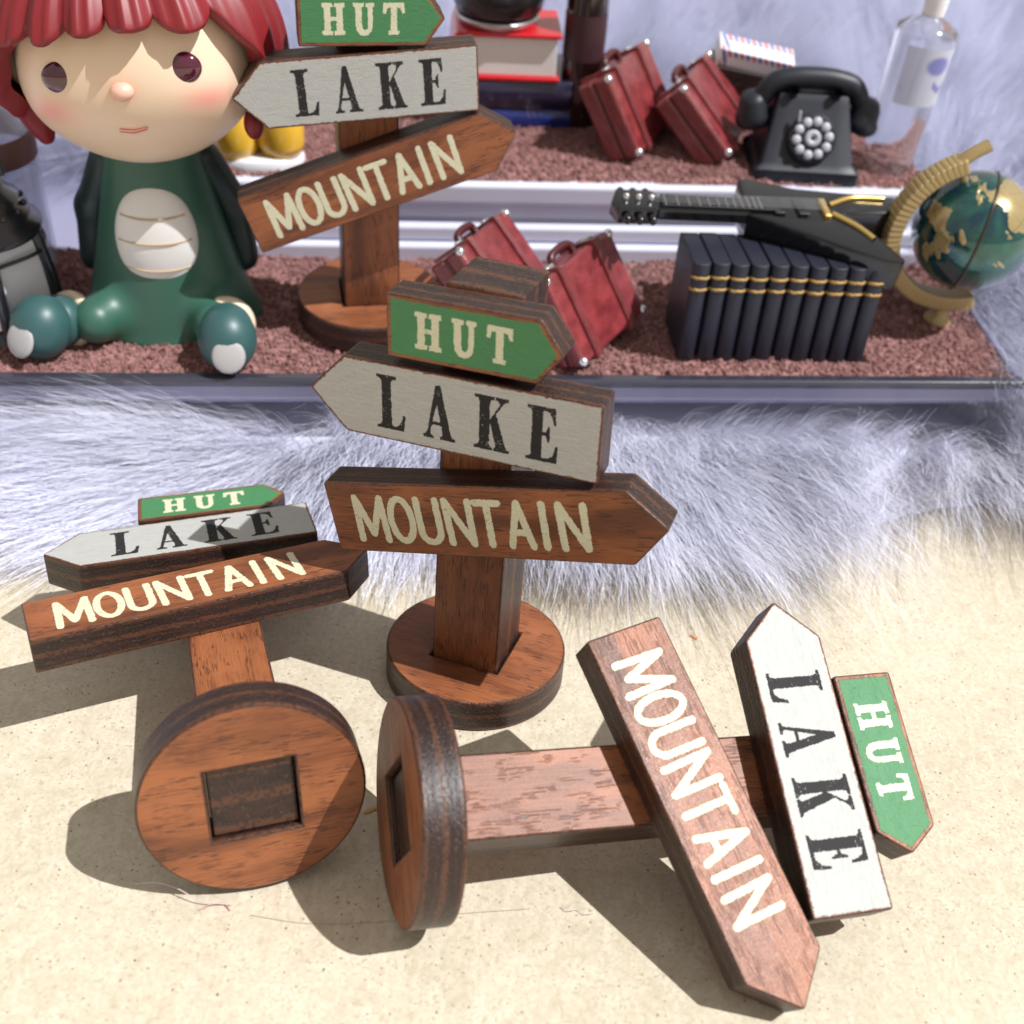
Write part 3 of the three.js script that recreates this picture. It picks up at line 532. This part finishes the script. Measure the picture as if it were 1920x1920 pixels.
{
  const o = thing('striped_box', 'small white box with red and blue stripes behind the telephone', 'box');
  const t = textures(256, 64, (u, v) => { const k = (u * 9 + v * 0.8) % 1.5, e = v > 0.62 || u < 0.1; const c = !e ? [0.74, 0.74, 0.78] : k < 0.4 ? [0.55, 0.06, 0.05] : k < 0.75 ? [0.74, 0.74, 0.78] : k < 1.15 ? [0.09, 0.09, 0.42] : [0.74, 0.74, 0.78]; return [...c, 0, 0]; }, { bump: false });
  mesh('carton', rbox(17, 3.8, 8, 0.3), mat({ t, roughness: 0.5 }), o);
  mesh('end_flap', rbox(0.6, 4.2, 8.3, 0.2, -8.7, 0, 0), mat({ color: [0.76, 0.75, 0.74], roughness: 0.5 }), o);
  onTray(o, [87, 31.6, -61], [-10, 6, -8]);
  const b = thing('dark_box', 'dark brown box under the striped box behind the telephone', 'box');
  mesh('body', rbox(19, 11, 10, 0.6), mat({ color: [0.035, 0.018, 0.016], roughness: 0.5 }), b);
  mesh('lid', rbox(19.6, 2.6, 10.6, 0.6, 0, 6.6, 0), mat({ color: [0.03, 0.016, 0.016], roughness: 0.4 }), b);
  onTray(b, [86, 21.6, -62], [-12, 0, -6]);
}

// ---------------------------------------------------------------- suitcases
const leatherT = textures(256, 256, (u, v) => { const a = fbm(u * 9, v * 9, 3, 4), n = noise(u * 60, v * 60, 5); return [...mix3([0.13, 0.014, 0.017], [0.27, 0.040, 0.044], clamp(0.5 + 1.5 * (a - 0.5))), 0.5 + 0.3 * (a - 0.5) + 0.3 * (n - 0.5), 0]; });
function suitcase() {
  const o = thing('leather_suitcase', null, 'suitcase', 'burgundy toy suitcases'), W = 24, H = 18, D = 8;
  const lm = mat({ t: leatherT, roughness: 0.32, clearcoat: 0.8, clearcoatRoughness: 0.22, bumpScale: 0.0002 }), metal = mat({ color: [0.82, 0.82, 0.84], metalness: 0.9, roughness: 0.18 }), dk = mat({ color: [0.07, 0.012, 0.014], roughness: 0.35 });
  mesh('shell', [rbox(W, H, D / 2 - 0.15, 0.9, 0, 0, D / 4, 3), rbox(W, H, D / 2 - 0.15, 0.9, 0, 0, -D / 4, 3)], lm, o);
  mesh('seam', rbox(W - 0.5, H - 0.5, 0.7, 0.1), dk, o);
  for (const x of [-6.4, 6.4]) mesh('belt', [rbox(1.7, H + 0.9, D + 0.9, 0.4, x, 0, 0), rbox(0.4, H + 1.2, D + 1.2, 0.15, x - 1.3, 0, 0)], lm, o);
  mesh('handle', tube([[-3.6, H / 2, 0], [-3.4, H / 2 + 1.2, 0], [-2.4, H / 2 + 1.8, 0], [2.4, H / 2 + 1.8, 0], [3.4, H / 2 + 1.2, 0], [3.6, H / 2, 0]], 0.8, 28, 8), dk, o);
  for (const [x, y] of [[-1, -1], [1, -1], [-1, 1], [1, 1]]) mesh('corner_rivet', ball(0.95, x * (W / 2 - 0.7), y * (H / 2 - 0.7), D / 2 - 0.5), metal, o);
  for (const x of [-6.4, 6.4]) mesh('buckle', rbox(2.2, 1.4, 1.0, 0.3, x, H / 2 + 0.3, 1.4), metal, o);
  return o;
}
{
  const first = suitcase(), place = (o, label, p, deg) => { o.userData.label = label; return onTray(o, p, deg); };
  const copy = () => { const c = first.clone(); c.name = numbered('leather_suitcase'); c.userData = { ...first.userData }; scene.add(c); return c; };
  place(first, 'burgundy suitcase on the upper step nearest the dark bottle', [56.6, 25.3, -48.5], [59.5, -31, 2.3]);
  place(copy(), 'burgundy suitcase on the upper step next to the telephone', [74.2, 23.6, -48.6], [65, -45, 0.3]);
  place(copy(), 'burgundy suitcase lying tilted on the lower gravel beside the black books', [41.0, 8.6, 8.3], [51, -34, 2]);
  place(copy(), 'burgundy suitcase on the lower gravel half hidden by the post top', [24.6, 9.2, 0.5], [69, -44, -8]);
}

// ---------------------------------------------------------------- rotary telephone
{
  const o = thing('rotary_telephone', 'black rotary telephone with pale dial on the upper step', 'telephone');
  const bk = mat({ color: [0.007, 0.0085, 0.017], roughness: 0.5, clearcoat: 0.06, clearcoatRoughness: 0.4 }), pale = mat({ color: [0.46, 0.46, 0.52], roughness: 0.35 });
  const prof = new THREE.Shape(); [[-9.5, 0], [9.5, 0], [9.5, 3.0], [8.0, 4.2], [2.4, 16.5], [1.2, 18], [-5, 18], [-6.5, 16.5], [-8.6, 4.2], [-9.5, 3]].forEach(([x, y], i) => prof[i ? 'lineTo' : 'moveTo'](x, y)); prof.closePath();
  const bg = new THREE.ExtrudeGeometry(prof, { depth: 23, bevelEnabled: true, bevelThickness: 0.9, bevelSize: 0.9, bevelOffset: -0.9, bevelSegments: 3, steps: 6 }); bg.translate(0, 0, -11.5).rotateY(-Math.PI / 2);
  const p = bg.attributes.position; for (let i = 0; i < p.count; i++) { const y = p.getY(i), k = y < 3.6 ? 1 : lerp(0.88, 0.66, clamp((y - 3.6) / 14)); p.setX(i, p.getX(i) * k); }
  mesh('body', toCreasedNormals(bg, 0.6), bk, o);
  // dial on the sloping front
  const dial = mesh('dial', lathe([[0, 0], [5.4, 0], [5.6, 0.5], [5.2, 1.0], [0, 1.1]], 40), bk, o); dial.position.set(0.2 * MM, 9.6 * MM, 6.0 * MM); dial.rotation.set(1.14, 0, 0);
  for (let k = 0; k < 10; k++) { const a = k / 10 * 6.283 + 0.5; mesh('finger_hole', ball(1, Math.cos(a) * 3.75, 1.3, Math.sin(a) * 3.75, 1.1, 0.6, 1.1, 16), pale, dial); }
  mesh('dial_centre', lathe([[0.4, 1.2], [0.7, 2.0], [1.6, 2.0], [1.9, 1.5], [1.9, 1.0]], 28), pale, dial);
  mesh('finger_stop', rbox(0.7, 0.7, 2.6, 0.25, -3.6, 1.6, -4.6), mat({ color: [0.5, 0.5, 0.55], metalness: 0.8, roughness: 0.3 }), dial);
  for (const x of [-5, 5]) mesh('cradle', [tube([[x, 17, 1], [x, 18.4, 1.5], [x, 19.4, 2.8]], 1.1, 12, 8), tube([[x, 17, -4], [x, 18.4, -5], [x, 19.4, -6.2]], 1.1, 12, 8)], bk, o);
  const hs = new THREE.Group(); hs.name = 'handset'; o.add(hs);
  mesh('grip', tube([[-13, 18, -1.6], [-10.5, 21.6, -1.6], [-6, 23, -1.6], [0, 23.4, -1.6], [6, 23, -1.6], [10.5, 21.6, -1.6], [13, 18, -1.6]], 2.5, 40, 14), bk, hs);
  for (const s of [-1, 1]) mesh('ear_cup', lathe([[0, 0], [3.6, 0], [4.6, 1.0], [4.7, 2.6], [4.0, 3.6], [3.6, 6], [2.6, 7.6], [0, 8]], 32).rotateZ(s * -0.22).translate(s * 13.6, 11.8, -1.6), bk, hs);
  onTray(o, [94.2, 15.8, -38.0], [-5, 0, 0]); hs.position.y = -2.4 * MM; hs.scale.x = 0.9; hs.position.z = 0.6 * MM; o.scale.multiplyScalar(0.93);
}

// ---------------------------------------------------------------- clear bottle
{
  const o = thing('clear_bottle', 'clear glass bottle with smudged blue label beside the telephone', 'bottle');
  mesh('glass', lathe([[0, 0], [5.0, 0], [5.5, 0.7], [6.4, 29.5], [6.2, 31], [4.2, 32.4], [2.5, 33.2], [2.1, 34.2], [2.0, 42], [0, 42]], 48), mat({ color: [0.97, 0.975, 1], roughness: 0.10, transmission: 0.93, thickness: 0.01, ior: 1.33, attenuationColor: new THREE.Color(0.86, 0.87, 0.9), attenuationDistance: 0.03 }), o);
  const t = textures(256, 128, (u, v) => { const w = v + 0.05 * Math.sin(u * 22), b = Math.max(step(0.085, 0.03, Math.abs(w - 0.34)) * step(0.30, 0.5, noise(u * 9, v * 3, 3)) * step(0.5, 0.4, Math.abs(u - 0.5)), step(0.2, 0.12, Math.hypot((u - 0.5) * 0.9, v - 0.72))); return [...mix3([0.70, 0.71, 0.78], [0.27, 0.27, 0.58], b), 0, 0]; }, { bump: false });
  mesh('label', new THREE.CylinderGeometry(6.46, 6.20, 12, 40, 1, true, -1.2, 2.4).translate(0, 22.5, 0), mat({ t, roughness: 0.5, transmission: 0.45, thickness: 0 }), o);
  mesh('stopper', lathe([[2.25, 33.6], [2.4, 36], [2.4, 44], [2.1, 45], [0, 45.2]], 28), mat({ color: [0.78, 0.77, 0.80], roughness: 0.35 }), o);
  onTray(o, [113.6, 15.8, -37.5], [20, 0, -4]);
}

// ---------------------------------------------------------------- row of books, guitar, globe
{
  const o = thing('row_of_books', 'row of ten black books with gold spine bands under the guitar', 'books');
  const bk = mat({ color: [0.013, 0.0145, 0.027], roughness: 0.5, clearcoat: 0.06 }), gold = mat({ color: [0.36, 0.215, 0.06], roughness: 0.5, metalness: 0.2 }), n = 10, w = 3.78, H = 20.2;
  for (let k = 0; k < n; k++) {
    const s = new THREE.Shape(), hw = w / 2 - 0.12; s.moveTo(-hw, -7); s.lineTo(-hw, 5.6); s.quadraticCurveTo(-hw + 0.1, 7.2, 0, 7.25); s.quadraticCurveTo(hw - 0.1, 7.2, hw, 5.6); s.lineTo(hw, -7); s.closePath();
    const g = new THREE.ExtrudeGeometry(s, { depth: H - 0.8, bevelEnabled: true, bevelThickness: 0.4, bevelSize: 0.3, bevelOffset: -0.3, bevelSegments: 2, curveSegments: 8 }).rotateX(Math.PI / 2).translate(0, H - 0.4, 0).scale(1, 1, -1);
    const ix = g.attributes.position; for (let i = 0; i < ix.count; i += 3) for (const a of ['position', 'normal', 'uv']) { const b = g.attributes[a], z = b.itemSize; for (let q = 0; q < z; q++) { const v = b.array[i * z + q]; b.array[i * z + q] = b.array[(i + 1) * z + q]; b.array[(i + 1) * z + q] = v; } }
    g.scale(1, 1, -1); g.rotateY(Math.PI); g.computeVertexNormals();
    for (let i = 0; i < ix.count; i++) ix.setZ(i, -ix.getZ(i)); g.computeVertexNormals();
    const b = mesh('book', toCreasedNormals(g, 0.5), bk, o); b.position.set((k - 4.5) * w * MM, (rnd() - 0.5) * 0.3 * MM, 0); b.rotation.z = (rnd() - 0.5) * 0.012;
    for (const y of [15.0, 17.4]) { const c = [...Array(9)].map((_, i) => { const x = (i / 8 - 0.5) * 2 * hw * 0.93; return [x, y + 0.15 * (rnd() - 0.5), 7.28 - 1.35 * Math.abs(x / hw) ** 3.2]; }); mesh('gold_band', tube(c, 0.33, 20, 6).scale(1, 1, 1), gold, b); }
  }
  onTray(o, [78.2, -0.4, 9.2], [0, -3, -1.2]);
}
{
  const o = thing('toy_guitar', 'glossy black angular electric guitar lying across the row of books', 'guitar');
  const bk = mat({ color: [0.004, 0.004, 0.006], roughness: 0.2, clearcoat: 0.35, clearcoatRoughness: 0.08 }), gold = mat({ color: [0.62, 0.43, 0.14], metalness: 0.7, roughness: 0.25 }), silver = mat({ color: [0.7, 0.7, 0.74], metalness: 0.9, roughness: 0.22 });
  const flat = (pts, h, b, y) => { const s = new THREE.Shape(); pts.forEach(([x, z], i) => s[i ? 'lineTo' : 'moveTo'](x, -z)); s.closePath(); return toCreasedNormals(new THREE.ExtrudeGeometry(s, { depth: h - 2 * b, bevelEnabled: true, bevelThickness: b, bevelSize: b, bevelOffset: -b, bevelSegments: 3 }).rotateX(-Math.PI / 2).translate(0, y + b, 0), 0.5); };
  mesh('body', flat([[22, -1.5], [22.5, -9.2], [24, -10.3], [34, -7.2], [55.5, -5.6], [57, -4.2], [56.6, 0.2], [43.5, 1.4], [49, 11.6], [51.2, 16.8], [50, 18], [46.5, 17.6], [33, 9.6], [26, 5.4], [22, 3.2]], 7.0, 0.6, -1.2), bk, o);
  mesh('neck', rbox(28, 3.2, 4.6, 1.0, 15, 4.4, 0.6, 3), bk, o);
  mesh('fretboard', rbox(24.5, 0.7, 4.0, 0.2, 16.2, 6.3, 0.6), mat({ color: [0.02, 0.018, 0.018], roughness: 0.25 }), o);
  for (let k = 0; k < 12; k++) mesh('fret', rbox(0.25, 0.35, 4.0, 0.1, 4.6 + 22 * (1 - Math.pow(0.93, k)) * 1.65, 6.75, 0.6), silver, o);
  mesh('headstock', flat([[-5, -2.6], [2.5, -2.6], [3.5, -1.4], [3.5, 3.0], [2.5, 4.6], [-5.2, 4.8], [-6.4, 1.6]], 3.6, 0.6, 3.0), bk, o);
  for (let k = 0; k < 3; k++) for (const z of [-3.4, 5.6]) mesh('tuning_peg', ball(1, -3.6 + k * 2.6, 5.0, z, 0.9, 1.1, 1.5, 16), bk, o);
  for (let k = 0; k < 3; k++) mesh('string_post', lathe([[0.6, 0], [0.6, 1.2], [0, 1.3]], 12).translate(-3.4 + k * 2.6, 6.5, 1), silver, o);
  for (let k = 0; k < 6; k++) mesh('string', tube([[2.5, 7.0, -0.9 + k * 0.6], [38.5, 7.2, -1.2 + k * 0.72]], 0.05, 4, 5), mat({ color: [0.2, 0.2, 0.21], metalness: 0.8, roughness: 0.35 }), o);
  for (const x of [28.5, 33.5]) mesh('pickup', rbox(2.4, 1.3, 5.6, 0.4, x, 5.9, 0.6), bk, o);
  mesh('bridge', rbox(1.6, 1.5, 6.4, 0.4, 38.6, 5.9, 0.6), gold, o);
  mesh('tailpiece', [tube([[40, 6.0, -1], [46, 6.0, -4.0], [53, 6.0, -4.2]], 0.6, 16, 8), tube([[40, 6.0, 2.2], [44, 6.0, 6.4], [46.5, 5.9, 10.5]], 0.6, 16, 8)], gold, o);
  onTray(o, [51.2, 20.7, 0.2], [1.5, 7, -2.6]); o.scale.multiplyScalar(0.94);
}
{
  const o = thing('desk_globe', 'blue green desk globe with gold continents and ribbed brass arc', 'globe');
  const q = new THREE.Quaternion().setFromEuler(new THREE.Euler(0.2, 1.2, 0.42)).invert(), land_ = [[0.30, 0.78, 0.50, 0.62], [-0.85, 0.1, 0.5, 0.22], [0.05, -0.25, 0.95, 0.06], [0.4, 0.1, -0.9, 0.6]].map(([a, b, c, r]) => [V(a, b, c).normalize().applyQuaternion(q), r]);
  const t = textures(1024, 512, (u, v, i, j) => {
    const a = u * 6.283, th = (1 - v) * Math.PI, dir = V(-Math.cos(a) * Math.sin(th), Math.cos(th), Math.sin(a) * Math.sin(th)), n = fbm(5 + dir.x * 2.6 + dir.y * 1.1, 5 + dir.z * 2.6 + dir.y * 2.2, 3, 4), land = step(0.0, 0.03, Math.max(...land_.map(([d, r]) => r - Math.acos(clamp(d.dot(dir), -1, 1)) + 1.5 * (n - 0.5)))), g = Math.min(Math.abs(((u * 12) % 1) - 0.5), 1);
    const grn = fbm(u * 14, v * 8, 9, 3); let c = mix3([0.004, 0.040, 0.060], [0.016, 0.115, 0.080], clamp(2.2 * (grn - 0.35)));
    c = mix3(c, [0.46, 0.34, 0.15], land * 0.9); if (g < 0.012 || Math.abs(((v * 8) % 1) - 0.5) < 0.02) c = mix3(c, [0.03, 0.03, 0.025], 0.6);
    return [...c, 0.4 + 0.4 * land, 0.12 + 0.1 * land];
  }, { rough: true });
  const sphere = mesh('sphere', new THREE.SphereGeometry(11.7, 72, 48), mat({ t, metalness: 0.35, clearcoat: 0.9, clearcoatRoughness: 0.08, bumpScale: 0.0002 }), o);
  sphere.position.set(0, 21 * MM, 0); sphere.rotation.set(0.2, 1.2, 0.42);
  mesh('equator_band', new THREE.TorusGeometry(11.75, 0.28, 8, 72), mat({ color: [0.06, 0.045, 0.035], metalness: 0.5, roughness: 0.3 }), sphere);
  const brass = mat({ color: [0.40, 0.29, 0.13], metalness: 0.3, roughness: 0.42 }), arc = new THREE.Group(); arc.name = 'meridian_arc'; o.add(arc);
  const n = 46; for (let k = 0; k < n; k++) { const a = (119 + k / (n - 1) * 170) * Math.PI / 180, r = 15.4 + 1.0 * Math.cos(a * 2), m = mesh('rib', rbox(1.3 * (k % 2 ? 1.06 : 0.96), 3.2, 4.2, 0.45), brass, arc); m.position.set((Math.cos(a) * r) * MM, (20.6 + Math.sin(a) * r * 1.06) * MM, 0); m.rotation.z = a - Math.PI / 2 ; m.rotation.x = 0; }
  mesh('pole_pin', [tube([[-6.8, 34, 0], [-6.0, 31.6, 0], [-5.0, 30, 0]], 0.8, 10, 8), tube([[4.6, 12, 0], [5.8, 9, 0]], 0.8, 8, 8), tube([[-9.0, 33.2, 0], [-6.5, 36.2, 0], [-3.4, 38.6, 0]], 1.3, 12, 8)], brass, o);
  mesh('stand', lathe([[0, 0], [2.8, 0], [3.0, 0.8], [2.4, 1.6], [1.8, 2.4], [1.6, 4], [1.8, 5.4], [0, 5.6]], 40), brass, o);
  onTray(o, [117.6, -0.6, 0], [0, 0, -4]);
}

// ---------------------------------------------------------------- small litter on the table
function fibre(label, pts, r, color) { const o = tag(mesh(numbered('loose_fibre'), tube(pts, r, 40, 5), mat({ color, roughness: 0.6 }), scene), label, 'fibre', 'loose fibres on the tabletop'); return o; }
fibre('pale curved fibre across the lower edge of the facing round foot', [[-44.5, 0.3, 8.6], [-41.5, 1.2, 8.8], [-38.6, 1.6, 9.8], [-35.5, 0.9, 10.8], [-31.5, 0.15, 10.5]], 0.075, [0.62, 0.52, 0.50]);
fibre('short pink fibre under the facing round foot', [[-35.4, 0.15, 11.6], [-34.0, 0.5, 10.9], [-32.4, 0.3, 10.6], [-31.6, 0.12, 11.4]], 0.09, [0.62, 0.30, 0.33]);
fibre('long hair-thin fibre on the table between the two round feet', [[-29, 0.12, 11.8], [-22, 0.15, 12.4], [-14, 0.12, 11.6], [-4, 0.15, 9.4], [6, 0.12, 7.6]], 0.03, [0.40, 0.33, 0.26]);
fibre('curly white fibre in the shadow of the sideways signpost', [[10.2, 0.12, 6.9], [11.2, 0.5, 7.6], [12.4, 0.3, 7.2], [13.4, 0.5, 7.9], [14.6, 0.12, 7.4]], 0.05, [0.7, 0.66, 0.62]);
tag(mesh('wood_splinter', rbox(2.4, 0.25, 0.5, 0.1).rotateY(0.6).translate(-16.2, 0.2, -7), mat({ color: [0.62, 0.34, 0.10], roughness: 0.6 }), scene), 'tiny orange wood splinter on the table beside the sideways foot', 'splinter');
tag(mesh('orange_fleck', rbox(1.6, 0.2, 0.5, 0.1).rotateY(-0.7).translate(32.2, 0.15, -50.6), mat({ color: [0.75, 0.33, 0.16], roughness: 0.6 }), scene), 'tiny orange fleck on the table above the sideways signpost', 'fleck');

renderer.render(scene, camera);
